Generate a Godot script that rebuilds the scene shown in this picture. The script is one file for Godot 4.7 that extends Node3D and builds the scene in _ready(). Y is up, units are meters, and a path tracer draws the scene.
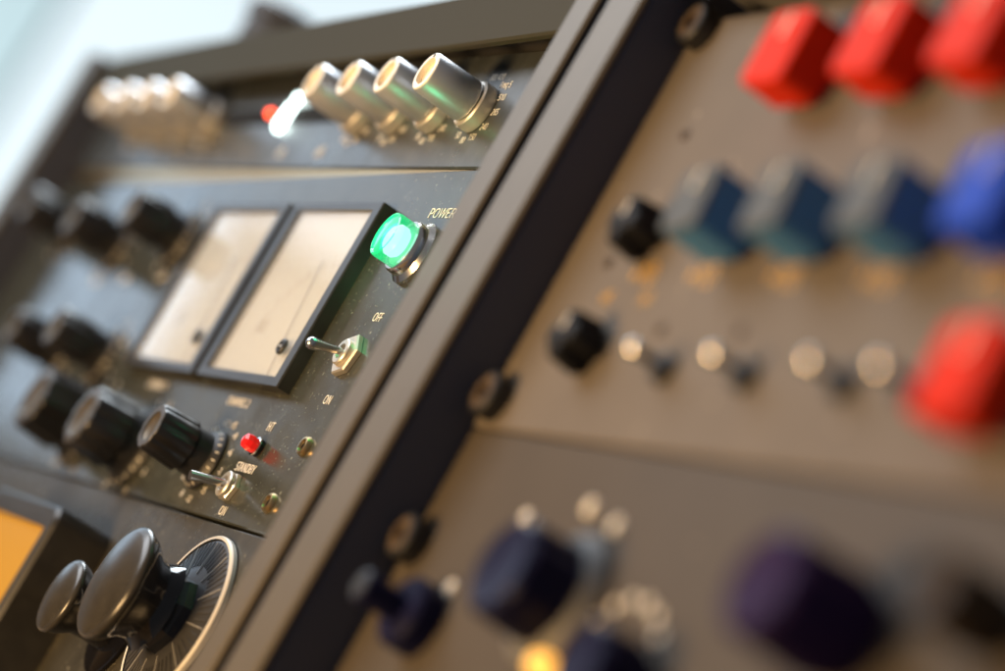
extends Node3D
# Close-up of two racks of studio equipment, real scale; x runs right along the panels, y up, z out of the panels.
# Sizes inside the builders are millimetres (MM turns them into metres).
const MM := 0.001
var M := {}
var rng := RandomNumberGenerator.new()

# ---------------------------------------------------------------- helpers: nodes
func thing(called: String, label: String, category: String, at: Vector3, group := "") -> Node3D:
	var o := Node3D.new()
	o.name = called
	add_child(o, true)
	o.position = at * MM
	o.set_meta("label", label)
	o.set_meta("category", category)
	if group != "":
		o.set_meta("group", group)
	return o

func part(called: String, mesh: Mesh, mat: Material, parent: Node, at := Vector3.ZERO, label := "") -> MeshInstance3D:
	var o := MeshInstance3D.new()
	o.name = called
	o.mesh = mesh
	o.material_override = mat
	parent.add_child(o, true)
	o.position = at * MM
	if label != "":
		o.set_meta("label", label)
	return o

func hub(called: String, parent: Node, at: Vector3, label := "") -> Node3D:
	var o := Node3D.new()
	o.name = called
	parent.add_child(o, true)
	o.position = at * MM
	if label != "":
		o.set_meta("label", label)
	return o

# ---------------------------------------------------------------- helpers: shapes
func begin() -> SurfaceTool:
	var st := SurfaceTool.new()
	st.begin(Mesh.PRIMITIVE_TRIANGLES)
	return st

func done(st: SurfaceTool) -> ArrayMesh:
	st.generate_normals()
	return st.commit()

func tri(st: SurfaceTool, a: Vector3, b: Vector3, c: Vector3) -> void:   # counter-clockwise in, clockwise out
	st.add_vertex(a * MM); st.add_vertex(c * MM); st.add_vertex(b * MM)

func quad(st: SurfaceTool, a: Vector3, b: Vector3, c: Vector3, d: Vector3) -> void:
	tri(st, a, b, c); tri(st, a, c, d)

# box with chamfered edges, from corner lo to corner hi
func add_box(st: SurfaceTool, lo: Vector3, hi: Vector3, bev := 0.4) -> void:
	st.set_smooth_group(-1)
	var c := (lo + hi) * 0.5
	var h := (hi - lo) * 0.5
	var b := minf(bev, minf(h.x, minf(h.y, h.z)) * 0.9)
	for ax in 3:
		var u := (ax + 1) % 3
		var v := (ax + 2) % 3
		for s in [-1.0, 1.0]:
			var q: Array[Vector3] = []
			for k in [[-1, -1], [1, -1], [1, 1], [-1, 1]]:
				var p := Vector3.ZERO
				p[ax] = s * h[ax]
				p[u] = k[0] * (h[u] - b)
				p[v] = k[1] * (h[v] - b)
				q.append(c + p)
			if s > 0: quad(st, q[0], q[1], q[2], q[3])
			else: quad(st, q[3], q[2], q[1], q[0])
	for ax in 3:                      # edges that run along ax
		var u := (ax + 1) % 3
		var v := (ax + 2) % 3
		for su in [-1.0, 1.0]:
			for sv in [-1.0, 1.0]:
				var q: Array[Vector3] = []
				for k in [[-1, 0], [1, 0], [1, 1], [-1, 1]]:
					var p := Vector3.ZERO
					p[ax] = k[0] * (h[ax] - b)
					p[u] = su * (h[u] - (b if k[1] == 1 else 0.0))
					p[v] = sv * (h[v] - (b if k[1] == 0 else 0.0))
					q.append(c + p)
				if su * sv < 0: quad(st, q[0], q[1], q[2], q[3])
				else: quad(st, q[3], q[2], q[1], q[0])
	for sx in [-1.0, 1.0]:
		for sy in [-1.0, 1.0]:
			for sz in [-1.0, 1.0]:
				var p0 := c + Vector3(sx * h.x, sy * (h.y - b), sz * (h.z - b))
				var p1 := c + Vector3(sx * (h.x - b), sy * h.y, sz * (h.z - b))
				var p2 := c + Vector3(sx * (h.x - b), sy * (h.y - b), sz * h.z)
				if sx * sy * sz > 0: tri(st, p0, p1, p2)
				else: tri(st, p0, p2, p1)

func box(lo: Vector3, hi: Vector3, bev := 0.4) -> ArrayMesh:
	var st := begin()
	add_box(st, lo, hi, bev)
	return done(st)

# a profile of (radius, height) turned about z; flutes: how many, how deep, from which radius on
func add_lathe(st: SurfaceTool, prof: Array, seg := 48, flutes := 0, deep := 0.0, rmin := 0.0, turn := 0.0, flat := false, at := Vector3.ZERO, tilt := Basis.IDENTITY) -> void:
	var group := 1
	for i in prof.size() - 1:
		if i > 0:
			var d0: Vector2 = (prof[i] - prof[i - 1]).normalized()
			var d1: Vector2 = (prof[i + 1] - prof[i]).normalized()
			if d0.dot(d1) < 0.8: group += 1
		st.set_smooth_group(-1 if flat else group)
		for k in seg:
			var p: Array[Vector3] = []
			for e in [[i, k], [i, k + 1], [i + 1, k + 1], [i + 1, k]]:
				var a: float = TAU * (e[1] % seg) / seg + turn
				var r: float = prof[e[0]].x
				if flutes > 0 and r > rmin:
					var w: float = pow(0.5 + 0.5 * cos(flutes * (a - turn)), 3.0)
					r *= 1.0 - deep * w
				p.append(at + tilt * Vector3(r * cos(a), r * sin(a), prof[e[0]].y))
			# profile runs from the base upward: outside faces
			if prof[i].x > 0.0001: tri(st, p[0], p[1], p[2])
			if prof[i + 1].x > 0.0001: tri(st, p[0], p[2], p[3])
			elif prof[i].x <= 0.0001: pass

func lathe(prof: Array, seg := 48, flutes := 0, deep := 0.0, rmin := 0.0, turn := 0.0, flat := false) -> ArrayMesh:
	var st := begin()
	add_lathe(st, prof, seg, flutes, deep, rmin, turn, flat)
	return done(st)

func V2(a: float, b: float) -> Vector2: return Vector2(a, b)

# polygon (counter-clockwise) extruded from z0 to z1 with a chamfer at the front
func prism(poly: PackedVector2Array, z0: float, z1: float, bev := 0.3) -> ArrayMesh:
	var st := begin()
	st.set_smooth_group(-1)
	var inner := poly
	if bev > 0.0:
		var off := Geometry2D.offset_polygon(poly, -bev, Geometry2D.JOIN_MITER)
		if off.size() == 1 and off[0].size() == poly.size():
			inner = off[0]
			# align the start of both outlines
			var best := 0
			for k in inner.size():
				if inner[k].distance_to(poly[0]) < inner[best].distance_to(poly[0]): best = k
			var al := PackedVector2Array()
			for k in inner.size(): al.append(inner[(k + best) % inner.size()])
			inner = al
		else:
			bev = 0.0
	var n := poly.size()
	for k in n:
		var a := poly[k]
		var b := poly[(k + 1) % n]
		quad(st, Vector3(a.x, a.y, z0), Vector3(b.x, b.y, z0), Vector3(b.x, b.y, z1 - bev), Vector3(a.x, a.y, z1 - bev))
		if bev > 0.0:
			var c := inner[k]
			var d := inner[(k + 1) % n]
			quad(st, Vector3(a.x, a.y, z1 - bev), Vector3(b.x, b.y, z1 - bev), Vector3(d.x, d.y, z1), Vector3(c.x, c.y, z1))
	var ix := Geometry2D.triangulate_polygon(inner)
	for t in range(0, ix.size(), 3):
		var p0 := inner[ix[t]]
		var p1 := inner[ix[t + 1]]
		var p2 := inner[ix[t + 2]]
		if (p1 - p0).cross(p2 - p0) < 0.0:
			var s := p1; p1 = p2; p2 = s
		tri(st, Vector3(p0.x, p0.y, z1), Vector3(p1.x, p1.y, z1), Vector3(p2.x, p2.y, z1))
		tri(st, Vector3(p0.x, p0.y, z0), Vector3(p2.x, p2.y, z0), Vector3(p1.x, p1.y, z0))
	return done(st)

func round_rect(x0: float, y0: float, x1: float, y1: float, r: float, n := 6) -> PackedVector2Array:
	var o := PackedVector2Array()
	var cs := [[x1 - r, y0 + r, -PI / 2], [x1 - r, y1 - r, 0.0], [x0 + r, y1 - r, PI / 2], [x0 + r, y0 + r, PI]]
	for c in cs:
		for k in n + 1:
			var a: float = c[2] + PI / 2 * k / n
			o.append(Vector2(c[0] + r * cos(a), c[1] + r * sin(a)))
	return o

# ring between two outlines with the same number of points: front face, inner and outer walls
func ring(outer: PackedVector2Array, inner: PackedVector2Array, z0: float, z1: float, zin: float, bev := 0.5) -> ArrayMesh:
	var st := begin()
	st.set_smooth_group(-1)
	var n := outer.size()
	for k in n:
		var j := (k + 1) % n
		var a := outer[k]; var b := outer[j]; var c := inner[k]; var d := inner[j]
		var am := a.move_toward(c, bev); var bm := b.move_toward(d, bev)
		quad(st, Vector3(a.x, a.y, z0), Vector3(b.x, b.y, z0), Vector3(b.x, b.y, z1 - bev), Vector3(a.x, a.y, z1 - bev))
		quad(st, Vector3(a.x, a.y, z1 - bev), Vector3(b.x, b.y, z1 - bev), Vector3(bm.x, bm.y, z1), Vector3(am.x, am.y, z1))
		quad(st, Vector3(am.x, am.y, z1), Vector3(bm.x, bm.y, z1), Vector3(d.x, d.y, z1), Vector3(c.x, c.y, z1))
		quad(st, Vector3(c.x, c.y, z1), Vector3(d.x, d.y, z1), Vector3(d.x, d.y, zin), Vector3(c.x, c.y, zin))
	return done(st)

func hexagon(r: float, turn := 0.0) -> PackedVector2Array:
	var o := PackedVector2Array()
	for k in 6: o.append(Vector2(r * cos(turn + TAU * k / 6), r * sin(turn + TAU * k / 6)))
	return o

var fonts := {}
func words(txt: String, cap: float, bold := false, wide := 1.0) -> Mesh:
	if not fonts.has(bold):
		var f := SystemFont.new()
		f.font_names = PackedStringArray(["Droid Sans"])
		f.font_weight = 700 if bold else 400
		fonts[bold] = f
	var t := TextMesh.new()
	t.font = fonts[bold]
	t.text = txt
	t.font_size = 32
	t.pixel_size = cap * MM / 23.0
	t.depth = 0.00012
	t.curve_step = 1.0
	return t

func lettering(txt: String, cap: float, x: float, y: float, parent: Node, mat: Material, wide := 1.0, z := 0.05) -> void:
	var o := part("lettering", words(txt, cap), mat, parent, Vector3(x, y, z + 0.06))
	o.scale = Vector3(wide, 1, 1)

# ---------------------------------------------------------------- helpers: materials
func lin(c: Color) -> Color: return c.linear_to_srgb()

func mat(c: Color, rough: float, metal := 0.0) -> StandardMaterial3D:
	var m := StandardMaterial3D.new()
	m.albedo_color = lin(c)
	m.roughness = rough
	m.metallic = metal
	return m

func dusty(c: Color, rough: float, tex: Texture2D, rtex: Texture2D, tile: float, metal := 0.0) -> StandardMaterial3D:
	var m := mat(c, rough, metal)
	m.albedo_texture = tex
	if rtex != null:
		m.roughness_texture = rtex
	m.uv1_triplanar = true
	m.uv1_scale = Vector3.ONE / (tile * MM)
	return m

# paint with settled dust: base tone, fine grain, specks and a few fibres. lo = paint tone, hi = dust tone (share of the albedo)
func dust_image(px: int, seed_: int, lo: float, grain: float, specks: int, fibres: int, mottle := 0.35) -> ImageTexture:
	rng.seed = seed_
	var n := FastNoiseLite.new()
	n.seed = seed_
	n.frequency = 0.012
	n.fractal_octaves = 4
	var b := PackedFloat32Array()
	b.resize(px * px)
	for y in px:
		for x in px:
			b[y * px + x] = lo * (1.0 + mottle * n.get_noise_2d(x, y)) + grain * rng.randf() * rng.randf()
	for s in specks:
		var cx := rng.randi() % px
		var cy := rng.randi() % px
		var r := rng.randf_range(0.5, 2.2)
		if rng.randf() < 0.04: r = rng.randf_range(2.0, 4.0)
		var v := rng.randf_range(0.25, 1.0)
		for dy in range(-4, 5):
			for dx in range(-4, 5):
				if dx * dx + dy * dy <= r * r:
					var i := posmod(cy + dy, px) * px + posmod(cx + dx, px)
					b[i] = maxf(b[i], v)
	for s in fibres:
		var p := Vector2(rng.randf() * px, rng.randf() * px)
		var a := rng.randf() * TAU
		for k in rng.randi_range(10, 45):
			a += rng.randf_range(-0.25, 0.25)
			p += Vector2(cos(a), sin(a))
			b[posmod(int(p.y), px) * px + posmod(int(p.x), px)] = 0.8
	var img := Image.create(px, px, false, Image.FORMAT_RGB8)
	var data := PackedByteArray()
	data.resize(px * px * 3)
	for i in px * px:
		var l := clampf(b[i], 0.0, 1.0)
		var c := Color(l, l * 0.97, l * 0.9).linear_to_srgb()
		data[i * 3] = int(c.r * 255); data[i * 3 + 1] = int(c.g * 255); data[i * 3 + 2] = int(c.b * 255)
	img.set_data(px, px, false, Image.FORMAT_RGB8, data)
	return ImageTexture.create_from_image(img)

func noise_tex(seed_: int, freq: float, a: Color, b: Color, px := 512) -> NoiseTexture2D:
	var t := NoiseTexture2D.new()
	var n := FastNoiseLite.new()
	n.seed = seed_
	n.frequency = freq
	n.fractal_octaves = 5
	t.noise = n
	t.width = px
	t.height = px
	t.seamless = true
	var g := Gradient.new()
	g.set_color(0, a)
	g.set_color(1, b)
	t.color_ramp = g
	return t

func glow(c: Color, e: float, base := Color(0.3, 0.3, 0.3)) -> StandardMaterial3D:
	var m := mat(base, 0.25)
	m.emission_enabled = true
	m.emission = lin(c)
	m.emission_energy_multiplier = e
	return m

func materials() -> void:
	var dust := dust_image(1024, 5, 0.16, 0.16, 2600, 26)
	var dust2 := dust_image(1024, 11, 0.22, 0.10, 900, 8)
	var rvar := noise_tex(3, 0.01, Color(0.55, 0.55, 0.55), Color(1, 1, 1))
	M.panel_a = dusty(Color(0.18, 0.205, 0.215), 0.42, dust2, rvar, 170.0)
	M.panel_b = dusty(Color(0.23, 0.245, 0.205), 0.24, dust, rvar, 150.0)
	M.panel_c = dusty(Color(0.22, 0.21, 0.17), 0.40, dust, rvar, 190.0)
	M.panel_d = dusty(Color(0.40, 0.35, 0.305), 0.6, dust_image(512, 17, 0.36, 0.04, 120, 3, 0.08), null, 260.0)
	M.panel_e = dusty(Color(0.24, 0.205, 0.172), 0.55, dust_image(512, 19, 0.30, 0.04, 120, 3, 0.08), null, 240.0)
	M.panel_d.metallic_specular = 0.3
	M.panel_e.metallic_specular = 0.3
	M.panel_a.metallic_specular = 0.8
	M.panel_b.metallic_specular = 0.6
	M.frame = dusty(Color(0.155, 0.133, 0.098), 0.45, dust_image(512, 61, 0.72, 0.14, 260, 6, 0.06), null, 110.0, 0.3)
	M.bar = mat(Color(0.050, 0.047, 0.033), 0.7)
	M.bar.metallic_specular = 0.15
	M.navy = mat(Color(0.045, 0.053, 0.085), 0.5)
	M.inside = mat(Color(0.14, 0.135, 0.13), 0.6)
	M.black = mat(Color(0.008, 0.008, 0.009), 0.28)
	M.black_matt = mat(Color(0.012, 0.012, 0.013), 0.5)
	M.grey_tub = mat(Color(0.05, 0.05, 0.055), 0.6)
	M.slot = mat(Color(0.02, 0.02, 0.02), 0.7)
	M.slot.metallic_specular = 0.15
	M.knob_rim = mat(Color(0.05, 0.047, 0.044), 0.45)
	M.knob_cap = mat(Color(0.16, 0.135, 0.10), 0.4, 0.7)
	M.nut = mat(Color(0.74, 0.67, 0.55), 0.34, 0.75)
	M.bolt_face = mat(Color(0.09, 0.065, 0.045), 0.5)
	M.bolt_face.metallic_specular = 0.3
	M.dial_rim = mat(Color(0.74, 0.70, 0.62), 0.4)
	M.dial_skirt = mat(Color(0.07, 0.07, 0.072), 0.28, 0.4)
	M.brown_knob = mat(Color(0.045, 0.032, 0.022), 0.5)
	M.brown_knob.metallic_specular = 0.2
	M.grey_line = mat(Color(0.34, 0.33, 0.31), 0.5)
	M.star = mat(Color(0.012, 0.012, 0.013), 0.55)
	M.star.metallic_specular = 0.25
	M.black_gloss = mat(Color(0.006, 0.006, 0.008), 0.08)
	M.alu = mat(Color(0.66, 0.67, 0.70), 0.42, 0.8)
	M.alu_face = mat(Color(0.92, 0.82, 0.64), 0.42, 0.35)
	M.collar = mat(Color(0.62, 0.58, 0.52), 0.42, 0.6)
	M.chrome = mat(Color(0.72, 0.70, 0.67), 0.20, 1.0)
	M.lever = mat(Color(0.55, 0.54, 0.54), 0.24, 1.0)
	M.brass = mat(Color(0.62, 0.43, 0.20), 0.3, 1.0)
	M.ink = mat(Color(0.88, 0.82, 0.70), 0.6)
	M.yellow_ink = mat(Color(0.70, 0.38, 0.02), 0.6)
	M.paper = mat(Color(0.60, 0.60, 0.53), 0.7)
	M.print_grey = mat(Color(0.40, 0.35, 0.27), 0.8)
	M.needle = mat(Color(0.26, 0.24, 0.21), 0.5)
	M.bezel = dusty(Color(0.055, 0.053, 0.05), 0.3, dust_image(512, 31, 0.5, 0.15, 500, 4), null, 80.0)
	var gl := mat(Color(0.9, 0.9, 0.9), 0.06)
	gl.transparency = BaseMaterial3D.TRANSPARENCY_ALPHA
	gl.albedo_color.a = 0.10
	M.glass = gl
	var sh := glow(Color(0.0, 1.0, 0.40), 0.42, Color(0.0, 0.55, 0.22))
	sh.transparency = BaseMaterial3D.TRANSPARENCY_ALPHA
	sh.albedo_color.a = 0.5
	sh.roughness = 0.1
	M.green_shell = sh
	M.red_knob = mat(Color(0.64, 0.030, 0.008), 0.5)
	M.red_knob.metallic_specular = 0.12
	M.slate_cap = mat(Color(0.085, 0.095, 0.105), 0.55)
	M.slate_cap.metallic_specular = 0.25
	M.blue_knob = mat(Color(0.065, 0.20, 0.40), 0.5)
	M.bright_blue = mat(Color(0.012, 0.06, 0.55), 0.55)
	M.bright_blue.metallic_specular = 0.2
	M.blue_knob.metallic_specular = 0.25
	M.grey_cap = mat(Color(0.17, 0.17, 0.17), 0.55)
	M.navy_knob = mat(Color(0.010, 0.011, 0.04), 0.38)
	M.navy_knob.metallic_specular = 0.2
	M.purple_knob = mat(Color(0.028, 0.016, 0.062), 0.45)
	M.purple_knob.metallic_specular = 0.12
	M.cap = dusty(Color(0.075, 0.068, 0.055), 0.26, dust_image(512, 41, 0.4, 0.12, 700, 12), null, 60.0)
	M.wood = dusty(Color(0.36, 0.19, 0.07), 0.5, noise_tex(51, 0.02, Color(0.7, 0.66, 0.6), Color(1, 1, 1)), null, 400.0)

# ---------------------------------------------------------------- things
# cheeks, bars and shell of one rack; x0..x1 outside, w cheek width, zf how far the frame stands in front of the panels
func make_rack(label: String, x0: float, x1: float, w0: float, w1: float, zf: float, bar: float) -> Node3D:
	var t := thing("equipment_rack", label, "rack", Vector3((x0 + x1) / 2, -300, 0), "racks side by side")
	var off := Vector3(-(x0 + x1) / 2, 300, 0)
	for s in 2:
		var a := x0 if s == 0 else x1 - w1
		var b := x0 + w0 if s == 0 else x1
		part("cheek", box(Vector3(a, -299, -240) + off, Vector3(b, 130, zf - 2.6) + off, 0.8), M.navy, t)
		part("edge_trim", box(Vector3(a - 0.3, -298.8, zf - 2.5) + off, Vector3(b + 0.3, 130.3, zf) + off, 0.9), M.frame, t)
	part("top_bar", box(Vector3(x0 + w0 + 0.4, bar, zf - 10.5) + off, Vector3(x1 - w1 - 0.4, 132, zf - 7.0) + off, 0.8), M.bar, t)
	part("top_plate", box(Vector3(x0 + w0 + 0.4, 128.5, -240) + off, Vector3(x1 - w1 - 0.4, 131.8, zf - 10.6) + off, 0.5), M.inside, t)
	part("bottom_plate", box(Vector3(x0 + w0 + 0.4, -299, -240) + off, Vector3(x1 - w1 - 0.4, -296, zf - 1) + off, 0.5), M.inside, t)
	part("back_plate", box(Vector3(x0 + w0 + 0.4, -295.5, -239) + off, Vector3(x1 - w1 - 0.4, 128, -236) + off, 0.5), M.inside, t)
	return t

func screw(parent: Node, x: float, y: float) -> void:
	var s := hub("screw", parent, Vector3(x, y, 0))
	part("cup_washer", lathe([V2(3.4, 0), V2(3.4, 0.6), V2(2.9, 1.6), V2(2.3, 1.7), V2(1.9, 0.6), V2(0, 0.6)], 32), M.brass, s)
	part("socket_head", lathe([V2(1.9, 0.5), V2(1.8, 0.9), V2(1.2, 1.0), V2(1.1, 0.7), V2(0, 0.7)], 24), M.black, s)

func toggle(parent: Node, x: float, y: float, called := "toggle_switch", square := false, nut_r := 7.6, turn := 0.25) -> Node3D:
	var s := hub(called, parent, Vector3(x, y, 0))
	part("nut", prism(hexagon(nut_r, turn), 0.1, 2.2, 0.5), M.nut, s)
	var b := lathe([V2(4.6, 2.2), V2(4.6, 3.4), V2(4.1, 3.8), V2(2.7, 3.8), V2(2.3, 2.6), V2(0, 2.6)], 32)
	part("bush", b, M.nut, s)
	var st := begin()
	var tilt := Basis(Vector3.RIGHT, atan2(3.6, 12.0))
	if square:
		add_lathe(st, [V2(1.35, 0), V2(1.65, 12.4), V2(1.65, 13.2), V2(0, 13.2)], 24, 0, 0, 0, 0, false, Vector3(0, 0.4, 2.0), tilt)
	else:
		add_lathe(st, [V2(1.1, 0), V2(1.5, 7), V2(1.95, 10.5), V2(2.05, 11.8), V2(1.7, 12.8), V2(0.9, 13.4), V2(0, 13.6)], 24, 0, 0, 0, 0, false, Vector3(0, 0.4, 2.0), tilt)
	part("lever", done(st), M.lever, s)
	return s

# silver control of the top unit: collar, knurl-free barrel and gold face with a well
func silver_knob(parent: Node, x: float, y: float) -> void:
	var k := hub("knob", parent, Vector3(x, y, 0))
	part("collar", lathe([V2(8.6, 0.2), V2(8.7, 1.0), V2(8.5, 4.4), V2(8.0, 4.9), V2(6, 4.9)], 56), M.collar, k)
	part("barrel", lathe([V2(6.2, 4.9), V2(7.2, 5.4), V2(7.5, 6.2), V2(7.2, 22.2), V2(6.9, 22.8)], 56), M.alu, k)
	part("face", lathe([V2(6.9, 22.8), V2(6.5, 23.1), V2(5.1, 23.1), V2(4.9, 22.8), V2(4.8, 21.2), V2(0, 21.0)], 56), M.alu_face, k)
	var st := begin()
	add_box(st, Vector3(-0.4, 5.2, 23.12), Vector3(0.4, 6.6, 23.3), 0.05)
	part("pointer", done(st), M.black, k)

# fluted black knob on a marked skirt
func black_knob(parent: Node, x: float, y: float, r := 8.4, h := 23.0, skirt := 11.0, turn := 0.3) -> void:
	var k := hub("knob", parent, Vector3(x, y, 0))
	part("skirt", lathe([V2(skirt, 0.3), V2(skirt, 1.0), V2(skirt - 1.6, 3.0), V2(r * 0.98, 3.4), V2(r * 0.95, 8.5), V2(r * 0.7, 9.0)], 48), M.black_matt, k)
	part("barrel", lathe([V2(r * 0.75, 8.8), V2(r * 1.08, 9.4), V2(r, h - 0.7), V2(r * 0.95, h)], 96, 8, 0.10, r * 0.8, turn), M.black, k)
	part("rim", lathe([V2(r * 0.95, h), V2(r * 0.92, h + 0.25), V2(r * 0.66, h + 0.25), V2(r * 0.64, h - 0.4)], 96, 8, 0.06, r * 0.8, turn), M.knob_rim, k)
	part("cap", lathe([V2(r * 0.64, h - 0.4), V2(r * 0.5, h - 0.9), V2(r * 0.2, h - 1.1), V2(0, h - 1.0)], 48), M.knob_cap, k)
	for i in 22:
		var a := TAU * i / 22.0
		var st := begin()
		add_box(st, Vector3(skirt - 1.45, -0.22, 0), Vector3(skirt - 0.15, 0.22, 0.14), 0.03)
		var o := part("mark", done(st), M.ink, k)
		o.transform = Transform3D(Basis(Vector3(0, 0, 1), a) * Basis(Vector3.UP, atan2(2.0, 1.6) - 0.02), Vector3.ZERO)
		o.position = Vector3(0, 0, 0)
		# sits on the sloping skirt edge
		var n := Basis(Vector3(0, 0, 1), a)
		o.transform = Transform3D(n, n * Vector3(0, 0, 0.0) + Vector3(0, 0, 0.001)) * Transform3D(Basis(Vector3.UP, 0.9), Vector3((skirt - 0.8) * MM, 0, 1.15 * MM)) * Transform3D(Basis.IDENTITY, Vector3(-(skirt - 0.8) * MM, 0, 0))

func scale_numbers(parent: Node, x: float, y: float, r: float, list: Array, from_deg: float, to_deg: float, cap: float, m: Material, wide := 1.0) -> void:
	for i in list.size():
		var a := deg_to_rad(lerpf(from_deg, to_deg, float(i) / maxf(1.0, list.size() - 1)))
		lettering(str(list[i]), cap, x + r * 1.1 * cos(a), y + r * sin(a), parent, m, wide)

func vu_meter(parent: Node, x0: float, y0: float) -> void:
	var w := 81.5
	var h := 70.3
	var k := hub("vu_meter", parent, Vector3(x0, y0, 0))
	var outer := PackedVector2Array([Vector2(0, 0), Vector2(w, 0), Vector2(w, h), Vector2(0, h)])
	var inner := PackedVector2Array([Vector2(6, 3.4), Vector2(w - 6, 3.4), Vector2(w - 6, h - 3), Vector2(6, h - 3)])
	part("housing", ring(outer, inner, 0.05, 5.2, 2.6, 0.5), M.bezel, k)
	part("dial", box(Vector3(5.5, 3, 1.2), Vector3(w - 5.5, h - 2.6, 2.6), 0.1), M.paper, k)
	# scale arc and ticks, printed
	var st := begin()
	st.set_smooth_group(-1)
	var c := Vector2(w - 17, -10)
	var r0 := 57.0
	for i in 40:
		var a0 := deg_to_rad(lerpf(72, 152, i / 40.0))
		var a1 := deg_to_rad(lerpf(72, 152, (i + 1) / 40.0))
		quad(st, Vector3(c.x + r0 * 0.8 * cos(a0), c.y + r0 * sin(a0), 2.66), Vector3(c.x + (r0 + 0.4) * 0.8 * cos(a0), c.y + (r0 + 0.4) * sin(a0), 2.66), Vector3(c.x + (r0 + 0.4) * 0.8 * cos(a1), c.y + (r0 + 0.4) * sin(a1), 2.66), Vector3(c.x + r0 * 0.8 * cos(a1), c.y + r0 * sin(a1), 2.66))
	part("scale_arc", done(st), M.print_grey, k)
	for i in 12:
		var a := deg_to_rad(lerpf(76, 148, i / 11.0))
		var s2 := begin()
		add_box(s2, Vector3(r0 + 0.5, -0.16, 0), Vector3(r0 + (5.0 if i % 3 == 0 else 3.2), 0.16, 0.05), 0.01)
		var o := part("tick", done(s2), M.print_grey, k)
		o.transform = Transform3D(Basis(Vector3(0, 0, 1), a), Vector3(c.x * MM, c.y * MM, 2.62 * MM))
		o.position += Vector3(-0.2 * r0 * cos(a) * MM, 0, 0)
	var nd := begin()
	add_box(nd, Vector3(-0.2, 10, 0), Vector3(0.2, 60, 0.25), 0.05)
	var n := part("needle", done(nd), M.needle, k)
	n.transform = Transform3D(Basis(Vector3(0, 0, 1), deg_to_rad(12)), Vector3(c.x * MM, c.y * MM, 3.1 * MM))
	part("lettering", words("VU", 5.0), M.print_grey, k, Vector3(30, 22, 2.68))
	part("glass", box(Vector3(6.0, 3.4, 3.9), Vector3(w - 6.0, h - 3.0, 4.3), 0.05), M.glass, k)
	var z := hub("zero_screw", k, Vector3(w - 16.5, 14.5, 4.3))
	part("screw_head", lathe([V2(2.9, 0.02), V2(2.9, 0.8), V2(2.4, 1.3), V2(1.5, 1.3), V2(1.4, 0.7), V2(0, 0.7)], 28), M.black_matt, z)
	part("slot", box(Vector3(-1.3, -0.3, 0.72), Vector3(1.3, 0.3, 1.2), 0.05), M.collar, z)

func _ready() -> void:
	# ------------------------------------------------------------ camera
	var cam := Camera3D.new()
	cam.name = "camera"
	add_child(cam)
	var fwd := Vector3(-0.90731063, 0.18784311, -0.37616803)
	var up := Vector3(-0.03888474, 0.85333528, 0.51991045)
	cam.transform = Transform3D(Basis(fwd.cross(up), up, -fwd), Vector3(0.81358726, -0.13545188, 0.29609088))
	var at := CameraAttributesPhysical.new()
	at.frustum_focal_length = 100.15
	at.frustum_near = 0.02
	at.frustum_far = 30.0
	at.frustum_focus_distance = 0.880
	at.exposure_aperture = 3.9
	cam.attributes = at
	cam.fov = rad_to_deg(2.0 * atan(335.5 / 2800.0))
	cam.near = 0.02
	cam.far = 30.0
	cam.current = true
	# ------------------------------------------------------------ light
	var we := WorldEnvironment.new()
	var env := Environment.new()
	env.background_mode = Environment.BG_COLOR
	env.background_color = Color(0.43, 0.43, 0.44)
	env.background_energy_multiplier = 1.0
	env.tonemap_mode = Environment.TONE_MAPPER_LINEAR
	env.tonemap_exposure = 0.92
	env.sdfgi_enabled = true
	env.ssao_enabled = true
	env.ssil_enabled = true
	we.environment = env
	we.name = "world"
	add_child(we)
	area("front_softbox", Vector3(-0.65, 0.62, 0.95), Vector3(0.05, 0.0, 0.0), Vector2(0.9, 0.7), Color(0.92, 0.95, 1.0), 2.3)
	area("skylight", Vector3(-1.05, 1.2, -0.02), Vector3(-0.1, 0.05, 0.0), Vector2(0.7, 0.9), Color(0.85, 0.94, 1.0), 7.0)
	area("desk_lamp_light", Vector3(0.09, -0.30, 0.60), Vector3(0.05, -0.05, 0.0), Vector2(0.20, 0.20), Color(1.0, 0.62, 0.27), 19.0)
	materials()
	background()
	# ------------------------------------------------------------ racks
	make_rack("grey framed rack holding the unit with the green power lamp and two meters", -468, 81, 19, 15.2, 19, 110.5)
	make_rack("grey framed rack holding the beige panel with red and blue knobs", 89.5, 640, 21.8, 19, 19, 121.0)
	unit_a()
	unit_b()
	unit_c()
	unit_d()
	unit_e()
	top_object()

func area(called: String, pos: Vector3, look: Vector3, size: Vector2, c: Color, e: float) -> void:
	var l := AreaLight3D.new()
	l.name = called
	add_child(l)
	l.area_size = size
	l.area_normalize_energy = false
	l.light_energy = e
	l.light_color = lin(c)
	l.shadow_enabled = true
	l.look_at_from_position(pos, look, Vector3.UP)

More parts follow.
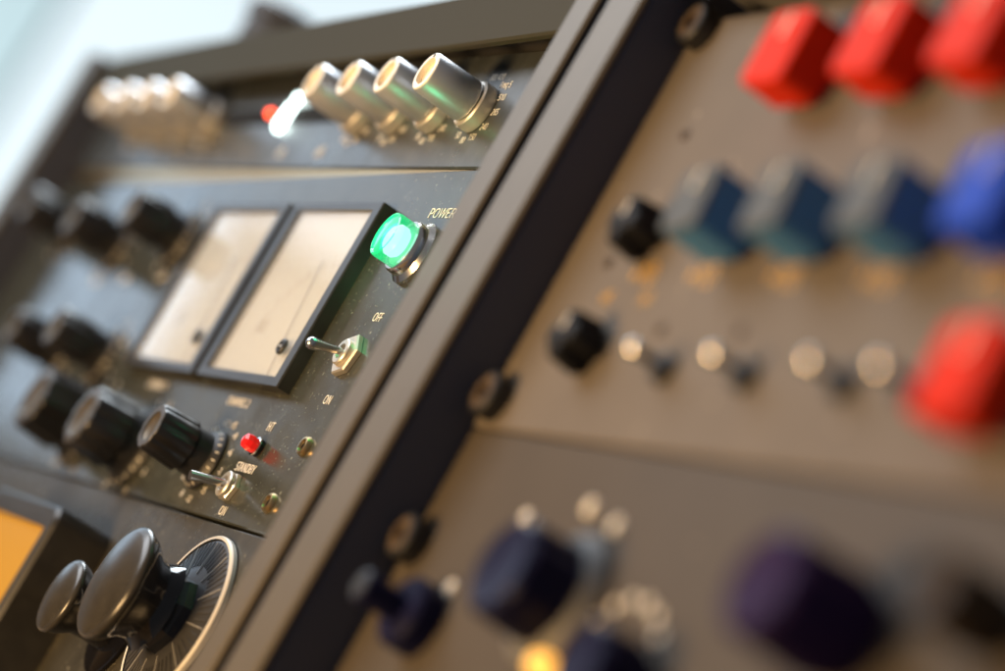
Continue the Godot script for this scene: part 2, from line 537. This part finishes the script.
func background() -> void:
	# the overexposed window that fills the picture above the rack and is mirrored in the panels
	var w := thing("window", "overexposed pale blue window far behind the racks", "window", Vector3(-1800, 0, 0))
	part("pane", box(Vector3(-10, 60, -1500), Vector3(0, 1700, -230), 0.5), glow(Color(0.76, 0.91, 0.98), 1.05), w)
	part("pane", box(Vector3(-10, 60, -220), Vector3(0, 1700, 120), 0.5), glow(Color(0.54, 0.78, 0.84), 0.85), w)
	part("pane", box(Vector3(-10, 60, 130), Vector3(0, 1700, 480), 0.5), glow(Color(0.58, 0.78, 1.0), 2.4), w)
	part("pane", box(Vector3(-10, 370, 490), Vector3(0, 1700, 1700), 0.5), glow(Color(0.74, 0.86, 1.0), 1.3), w)
	part("frame_post", box(Vector3(-12, 60, -229), Vector3(-2, 1700, -221), 0.5), M.grey_cap, w)
	part("frame_post", box(Vector3(-12, 60, 481), Vector3(-2, 1700, 489), 0.5), M.grey_cap, w)
	part("frame_post", box(Vector3(-12, 60, 121), Vector3(-2, 1700, 129), 0.5), M.grey_cap, w)
	var t := thing("tabletop", "brown wooden tabletop under the racks", "table", Vector3(0, -300, 0))
	t.set_meta("kind", "structure")
	part("board", box(Vector3(-1000, -30, -400), Vector3(1100, -0.5, 130), 2), M.wood, t)
	var c := thing("cabinet", "wooden cabinet below the window, mirrored in the panels", "cabinet", Vector3(-1500, -700, 1100))
	part("body", box(Vector3(-250, 0, -600), Vector3(250, 1000, 600), 4), M.wood, c)

func unit_a() -> void:
	var t := thing("equalizer_unit", "slim dark grey rack unit with two rows of four silver knobs", "rack unit", Vector3(0, 92, 0))
	t.rotation.z = -0.0175
	part("panel", box(Vector3(-455, -21.8, -3), Vector3(66, 22.4, 0), 0.5), M.panel_a, t)
	part("chassis", box(Vector3(-440, -19, -180), Vector3(55, 19, -3.2), 0.5), M.inside, t)
	for x in [-9.5, -43.5, -78.0, -113.0, -280.0, -313.5, -346.5, -380.0]:
		silver_knob(t, x, 0.0)
		scale_numbers(t, x, -0.4, 11.0, ["35", "50", "80", "150", "240", "265", "510"], 205.0, 388.0, 1.5, M.ink)
	lettering("300 420", 1.7, -12.0, 12.9, t, M.ink)
	lettering("Freq 5", 1.9, -1.5, 9.6, t, M.ink)
	for x in [-136.0, -178.0]: lettering("dB", 4.0, x, -15.0, t, M.ink)
	# dark slot with lit indicators
	var d := hub("display", t, Vector3(-205, 2.0, 0))
	part("window", prism(round_rect(-80, -3.8, 66, 3.8, 1.0), 0.05, 0.5, 0.15), M.slot, d)
	var w := glow(Color(0.80, 1.0, 0.96), 9.0)
	for p in [[11.0, -4.6, 3.2], [11.6, -1.2, 3.2], [12.4, 2.2, 2.8], [14.4, 6.8, 1.9]]:
		part("indicator_lamp", lathe([V2(p[2], 0.4), V2(p[2], 1.6), V2(p[2] * 0.7, 2.6), V2(0, 3.0)], 20), w, d, Vector3(p[0], p[1], 0), "white lit indicator")
	part("indicator_lamp", lathe([V2(1.5, 0.4), V2(1.5, 1.6), V2(1.0, 2.4), V2(0, 2.6)], 20), glow(Color(1.0, 0.06, 0.01), 9.0), d, Vector3(-8, 0.6, 0), "red lit indicator")
	part("gap_strip", box(Vector3(-440, -27.5, -4.5), Vector3(66, -22.0, -0.8), 0.2), M.brass, t)

func unit_b() -> void:
	var t := thing("valve_unit", "dark rack unit with two cream meters and glowing green power lamp", "rack unit", Vector3(0, 0, 0))
	part("panel", box(Vector3(-446, -62.4, -3), Vector3(62, 69.4, 0), 0.5), M.panel_b, t)
	part("chassis", box(Vector3(-435, -60, -200), Vector3(55, 67, -3.2), 0.5), M.inside, t)
	vu_meter(t, -113.0, -16.0)
	vu_meter(t, -200.0, -16.0)
	# power lamp
	var l := hub("power_lamp", t, Vector3(7.0, 37.5, 0))
	part("bezel", lathe([V2(11.0, 0.1), V2(11.0, 1.6), V2(9.4, 3.0), V2(9.2, 5.4), V2(8.6, 6.2), V2(7.0, 6.2)], 48), M.chrome, l)
	part("lens", lathe([V2(7.6, 6.0), V2(7.9, 6.6), V2(7.9, 12.0), V2(7.6, 12.9)], 48), M.green_shell, l)
	part("lens_face", lathe([V2(7.6, 12.9), V2(7.0, 13.1), V2(6.7, 12.6), V2(4.0, 12.9), V2(0, 13.2)], 48), M.green_shell, l)
	part("bulb", lathe([V2(0, 6.1), V2(4.4, 6.2), V2(5.4, 7.4), V2(5.4, 9.6), V2(3.8, 11.2), V2(0, 11.8)], 48), glow(Color(0.45, 1.0, 0.80), 2.6), l)
	part("bulb_plate", lathe([V2(7.6, 6.05), V2(0, 6.06)], 40), mat(Color(0.3, 0.6, 0.45), 0.4), l)
	var o := OmniLight3D.new()
	o.name = "power_glow"
	o.position = Vector3(0, 0, 15.5) * MM
	o.light_color = lin(Color(0.02, 1.0, 0.40))
	o.light_energy = 0.0006
	o.light_size = 0.006
	o.omni_range = 3.0
	o.omni_attenuation = 2.0
	o.shadow_enabled = true
	l.add_child(o)
	lettering("POWER", 3.4, 7.2, 53.0, t, M.ink, 1.3)
	toggle(t, 0.0, 0.0)
	lettering("OFF", 3.0, 4.2, 14.6, t, M.ink, 1.0)
	lettering("ON", 3.0, 2.4, -15.6, t, M.ink, 1.0)
	# standby switch and high tension lamp
	toggle(t, -33.0, -51.0, "toggle_switch", true, 5.2, 0.1)
	lettering("STANDBY", 3.0, -32.0, -43.4, t, M.ink, 1.0)
	lettering("ON", 3.0, -30.0, -60.2 + 1.2, t, M.ink, 1.0)
	lettering("HT", 3.2, -31.0, -28.0, t, M.ink, 1.0)
	var h := hub("tension_lamp", t, Vector3(-29.5, -36.0, 0))
	part("holder", lathe([V2(3.1, 0.05), V2(3.1, 1.3), V2(2.4, 1.4)], 28), M.black, h)
	part("bezel", lathe([V2(2.6, 1.3), V2(3.3, 1.5), V2(3.3, 2.0), V2(2.6, 2.2)], 28), M.chrome, h)
	var rm := glow(Color(1.0, 0.02, 0.01), 0.45, Color(0.6, 0.01, 0.01))
	rm.roughness = 0.1
	part("lens", lathe([V2(2.6, 2.1), V2(2.9, 4.0), V2(2.5, 5.8), V2(1.2, 6.6), V2(0, 6.7)], 8, 0, 0, 0, 0.2, true), rm, h, Vector3.ZERO, "red faceted lens")
	screw(t, 6.8, -32.2)
	screw(t, 5.0, -52.6)
	# knobs
	black_knob(t, -68.0, -44.0)
	scale_numbers(t, -68.0, -44.0, 14.5, ["+9", "+12", "+15", "+9", "+6", "-3"], 130.0, -10.0, 2.4, M.ink)
	scale_numbers(t, -68.0, -44.0, 14.5, ["-15", "-12", "-9", "-6"], -45.0, -150.0, 2.4, M.ink)
	lettering("CHANNEL 2", 3.0, -71.5, -21.6, t, M.ink, 1.0)
	lettering("CHANNEL 1", 3.0, -161.0, -20.6, t, M.ink, 1.0)
	var i := 0
	for p in [[-142.0, -46.0, 12.0], [-212.0, -43.0, 13.0], [-240.0, -13.0, 8.6], [-298.0, -15.0, 8.6], [-233.0, 41.0, 8.8], [-307.0, 37.0, 8.8], [-390.0, 44.0, 8.8]]:
		i += 1
		black_knob(t, p[0], p[1], p[2], 24.0, p[2] + 3.5, 0.2 * i)
		scale_numbers(t, p[0], p[1], p[2] + 7.5, ["0", "1", "2", "3", "4", "5", "6", "7", "8", "9"], 235.0, -55.0, 2.4, M.ink)
	for p in [[-230.0, 24.0], [-232.0, -6.0], [-275.0, 22.0], [-312.0, 20.0]]:
		lettering("GAIN", 3.0, p[0], p[1], t, M.ink)

func unit_c() -> void:
	var t := thing("compressor_unit", "dusty dark panel with orange lit meter and a large skirted knob", "rack unit", Vector3(0, -63.2, 0))
	var y0 := 63.2
	part("panel", box(Vector3(-446, -196 + y0, -3), Vector3(62, -0.2, 0), 0.5), M.panel_c, t)
	part("chassis", box(Vector3(-435, -190 + y0, -200), Vector3(55, -3, -3.2), 0.5), M.inside, t)
	# black meter housing with its orange window
	var m := hub("lit_meter", t, Vector3(-158, -112 + y0, 0))
	var outer := round_rect(-46, -42, 46, 33, 7.0)
	var inner := round_rect(-40, -34, 40, 24.5, 2.0)
	part("housing", ring(outer, inner, 0.05, 22.0, 19.8, 1.5), M.bezel, m)
	part("dial", box(Vector3(-41, -35, 18.0), Vector3(41, 25.2, 19.8), 0.1), glow(Color(1.0, 0.42, 0.02), 0.42, Color(0.25, 0.13, 0.015)), m, Vector3.ZERO, "orange backlit dial")
	var l := AreaLight3D.new()
	l.name = "dial_light"
	l.area_size = Vector2(0.076, 0.055)
	l.area_normalize_energy = false
	l.light_color = lin(Color(1.0, 0.36, 0.025))
	l.light_energy = 0.04
	l.shadow_enabled = true
	m.add_child(l)
	l.position = Vector3(0, -5, 21.0) * MM
	l.rotation.y = PI
	# large knob on an engraved dial
	var k := hub("large_knob", t, Vector3(-12, -96.5 + y0, 0))
	part("dial_skirt", lathe([V2(28.2, 0.3), V2(28.2, 1.6), V2(26.5, 2.2), V2(14, 3.4), V2(12, 3.4)], 72), M.dial_skirt, k)
	part("dial_rim", lathe([V2(28.2, 0.2), V2(29.4, 0.4), V2(29.4, 1.8), V2(28.9, 2.4), V2(28.0, 2.3)], 72), M.dial_rim, k)
	for i in 60:
		var st := begin()
		add_box(st, Vector3(15.0 if i % 5 == 0 else 18.0, -0.16, 0.0), Vector3(27.0, 0.16, 0.25), 0.05)
		var o := part("engraved_line", done(st), M.grey_line if i % 5 == 0 else M.knob_rim, k)
		var n := Basis(Vector3(0, 0, 1), TAU * i / 60.0)
		o.transform = Transform3D(n, Vector3(0, 0, 3.45 * MM)) * Transform3D(Basis(Vector3.UP, 0.094), Vector3.ZERO)
		o.position += Vector3(0, 0, 1.35 * MM)
	part("hub", lathe([V2(13.5, 3.4), V2(13.0, 6.0), V2(11.5, 9.0)], 8, 0, 0, 0, 0.3, true), M.black, k)
	part("body", lathe([V2(11.0, 8.8), V2(15.5, 9.4), V2(14.2, 11.0), V2(13.2, 13.5), V2(14.5, 17.0), V2(18.2, 21.0), V2(19.2, 23.6)], 64, 5, 0.07, 14.4, 0.3), M.black_gloss, k)
	part("cap", lathe([V2(19.2, 23.6), V2(19.5, 24.4), V2(19.3, 25.2), V2(18.4, 26.1), V2(16.5, 26.7), V2(9.0, 27.9), V2(0, 28.3)], 64), M.cap, k)
	var k2 := hub("small_knob", t, Vector3(-60.5, -106.7 + y0, 0))
	part("dial_skirt", lathe([V2(17, 0.3), V2(17, 1.4), V2(15.5, 2.2), V2(9, 2.6)], 48), M.black_gloss, k2)
	part("body", lathe([V2(9.5, 2.4), V2(8.6, 10.0), V2(9.0, 14.0), V2(12.2, 19.0), V2(13.0, 21.4)], 48, 5, 0.07, 9.2, 0.9), M.black_gloss, k2)
	part("cap", lathe([V2(13.0, 21.4), V2(13.2, 22.0), V2(13.0, 22.7), V2(12.3, 23.4), V2(11.0, 23.9), V2(6.0, 24.7), V2(0, 25.0)], 48), M.cap, k2)

func bolt(parent: Node, x: float, y: float) -> void:
	var b := hub("bolt", parent, Vector3(x, y, 0))
	part("head", lathe([V2(6.6, 0.1), V2(6.6, 5.2), V2(6.0, 5.9), V2(5.2, 6.0)], 36), M.black_matt, b)
	part("face", lathe([V2(5.2, 6.0), V2(2.6, 6.0), V2(2.4, 3.4), V2(0, 3.4)], 36), M.bolt_face, b)

# stubby knob with flat facets, a coloured body and a cap
func facet_knob(parent: Node, x: float, y: float, r: float, h: float, body: Material, cap: Material, turn: float, called := "knob") -> void:
	var k := hub(called, parent, Vector3(x, y, 0))
	part("base", lathe([V2(r * 0.8, 0.2), V2(r * 0.8, 3.2), V2(r * 0.6, 3.4)], 32), body, k)
	var sq := round_rect(-r * 0.9, -r, r * 0.9, r, r * 0.3, 3)
	var q := part("body", prism(sq, 3.4, h - 1.2, 0.0), body, k)
	q.rotation.z = turn
	var c := part("cap", prism(sq, h - 1.15, h, 0.6), cap, k)
	c.rotation.z = turn
	var st := begin()
	add_box(st, Vector3(-0.6, r * 0.25, h + 0.12), Vector3(0.6, r * 0.84, h + 0.5), 0.1)
	part("pointer", done(st), M.ink, k)

func unit_d() -> void:
	var t := thing("mixer_unit", "beige grey panel with red, dark blue and black knobs", "rack unit", Vector3(129, -16, 0))
	t.rotation.z = 0.012
	var ox := 129.0
	var oy := -16.0
	part("panel", box(Vector3(112.5 - ox, 0.3, -3), Vector3(612 - ox, 134, 0), 0.6), M.panel_d, t)
	part("chassis", box(Vector3(125 - ox, 3, -200), Vector3(600 - ox, 131, -3.2), 0.5), M.inside, t)
	bolt(t, 120.5 - ox, 113.5 - oy)
	bolt(t, 121.0 - ox, -7.6 - oy)
	for x in [199.0, 242.0, 283.0, 328.0]:
		facet_knob(t, x - ox, 93.0 - oy, 11.2, 15.0, M.red_knob, M.red_knob, 0.0)
	for x in [205.0, 243.5, 285.0]:
		facet_knob(t, x - ox, 45.0 - oy, 9.2, 18.5, M.blue_knob, M.slate_cap, 0.12)
	facet_knob(t, 323.0 - ox, 48.0 - oy, 10.5, 16.0, M.bright_blue, M.bright_blue, 0.1)
	for p in [[157.0, 44.5, 0.75], [158.5, 9.5, 0.9]]:
		var k := hub("star_knob", t, Vector3(p[0] - ox, p[1] - oy, 0))
		part("body", lathe([V2(5.0, 0.1), V2(7.6, 1.2), V2(8.2, 2.4), V2(7.4, 9.6), V2(6.8, 10.4)], 64, 4, 0.36, 5.2, p[2]), M.star, k)
		part("cap", lathe([V2(6.8, 10.4), V2(6.0, 10.7), V2(0, 10.8)], 64, 4, 0.36, 5.2, p[2]), M.star, k)
		part("pointer", box(Vector3(-0.5, 1.0, 10.82), Vector3(0.5, 5.0, 11.1), 0.08), M.ink, k)
	facet_knob(t, 344.0 - ox, 6.0 - oy, 11.2, 13.0, M.red_knob, M.red_knob, 0.05)
	for x in [203.0, 243.0, 286.0, 314.0]:
		var s := hub("toggle_switch", t, Vector3(x - ox, 6.0 - oy, 0))
		part("bush", lathe([V2(4.2, 0.1), V2(4.2, 2.0), V2(3.4, 3.0), V2(1.6, 3.2)], 28), M.black_matt, s)
		part("lever", lathe([V2(1.3, 3.0), V2(1.5, 9.0), V2(1.6, 9.6)], 20), M.black_matt, s)
		part("tip", lathe([V2(1.6, 9.4), V2(2.1, 10.2), V2(1.9, 11.6), V2(1.0, 12.4), V2(0, 12.6)], 20), M.chrome, s)
	for x in [163.0, 194.0, 234.0, 275.0, 320.0]:
		lettering("+10", 6.0, x - ox, 33.5 - oy, t, M.yellow_ink)
	for p in [[140.0, 37.0], [189.0, 17.5], [228.0, 18.0], [143.0, 78.0], [176.0, 66.0]]:
		part("trim_screw", lathe([V2(1.9, 0.02), V2(1.9, 0.5), V2(1.3, 0.6), V2(1.0, 0.2), V2(0, 0.2)], 20), M.bolt_face, t, Vector3(p[0] - ox, p[1] - oy, 0))
	for x in [150.0, 172.0]:
		lettering("HF", 3.6, x - ox, 26.0 - oy, t, M.yellow_ink)

func unit_e() -> void:
	var t := thing("filter_unit", "brown grey panel with dark navy and purple knobs", "rack unit", Vector3(129, -16, 0))
	t.rotation.z = 0.012
	var ox := 129.0
	var oy := -16.0
	part("panel", box(Vector3(112.5 - ox, -133.5, -3.6), Vector3(612 - ox, -0.3, -0.6), 0.6), M.panel_e, t)
	part("chassis", box(Vector3(125 - ox, -131, -200), Vector3(600 - ox, -3, -3.8), 0.5), M.inside, t)
	bolt(t, 119.5 - ox, -52.5 - oy)
	# big navy knob on a grey skirt
	var specs := [[214.0, -58.5, 14.0, 20.0, M.navy_knob, true], [264.0, -74.0, 11.0, 16.0, M.navy_knob, false], [335.0, -50.5, 13.0, 25.0, M.purple_knob, false], [380.0, -42.0, 8.0, 18.0, M.brown_knob, false]]
	for s in specs:
		var k := hub("knob", t, Vector3(s[0] - ox, s[1] - oy, -0.5))
		if s[5]: part("skirt", lathe([V2(s[2] + 3.5, 0.2), V2(s[2] + 3.5, 3.0), V2(s[2] + 1.5, 5.0), V2(s[2] * 0.8, 5.0)], 40), M.grey_cap, k)
		part("body", lathe([V2(s[2] * 0.85, 0.4), V2(s[2], 5.0), V2(s[2] * 0.94, s[3] - 1.5), V2(s[2] * 0.8, s[3])], 64, 8, 0.07, s[2] * 0.8), s[4], k)
		part("cap", lathe([V2(s[2] * 0.8, s[3]), V2(s[2] * 0.5, s[3] - 0.6), V2(0, s[3] - 0.6)], 40), s[4], k)
	var st := hub("stub_knob", t, Vector3(148 - ox, -73 - oy, -0.5))
	part("collar", lathe([V2(10, 0.2), V2(10, 7), V2(8.5, 8.5), V2(4, 8.8)], 40), M.navy_knob, st)
	part("stem", lathe([V2(4.2, 8.6), V2(4.4, 20.5), V2(3.8, 21.2)], 32), M.navy_knob, st)
	part("cap", lathe([V2(3.8, 21.2), V2(0, 21.5)], 32), M.black_matt, st)
	for p in [[172, -39], [202, -33], [219, -36.5], [152.6, -62]]:
		part("stud", lathe([V2(2.4, 0), V2(2.2, 0.8), V2(1.2, 1.3), V2(0, 1.4)], 20), M.ink, t, Vector3(p[0] - ox, p[1] - oy, -0.55))
	for i in 9:
		var a := deg_to_rad(lerpf(160.0, 0.0, i / 8.0))
		part("scale_dot", lathe([V2(1.5, 0), V2(1.4, 0.25), V2(0, 0.3)], 16), M.ink, t, Vector3(248 + 20.0 * cos(a) - ox, -73 + 20.0 * sin(a) - oy, -0.55))
	part("amber_lamp", lathe([V2(3.2, 0), V2(3.2, 5), V2(2.2, 7.2), V2(0, 7.8)], 20), glow(Color(1.0, 0.45, 0.05), 2.5), t, Vector3(228 - ox, -75.5 - oy, -0.55), "amber lit indicator")

func top_object() -> void:
	var t := thing("storage_tub", "small dark round tub standing on top of the rack", "tub", Vector3(-378, 132.2, -30))
	var b := begin()
	add_lathe(b, [V2(0, 0), V2(15, 0.1), V2(16, 2), V2(16, 38)], 48, 0, 0, 0, 0, false, Vector3.ZERO, Basis(Vector3.RIGHT, -PI / 2))
	part("body", done(b), M.grey_tub, t)
	var l := begin()
	add_lathe(l, [V2(16, 38), V2(18, 38.4), V2(18, 43), V2(15, 46), V2(0, 47)], 48, 0, 0, 0, 0, false, Vector3.ZERO, Basis(Vector3.RIGHT, -PI / 2))
	part("lid", done(l), M.grey_tub, t)
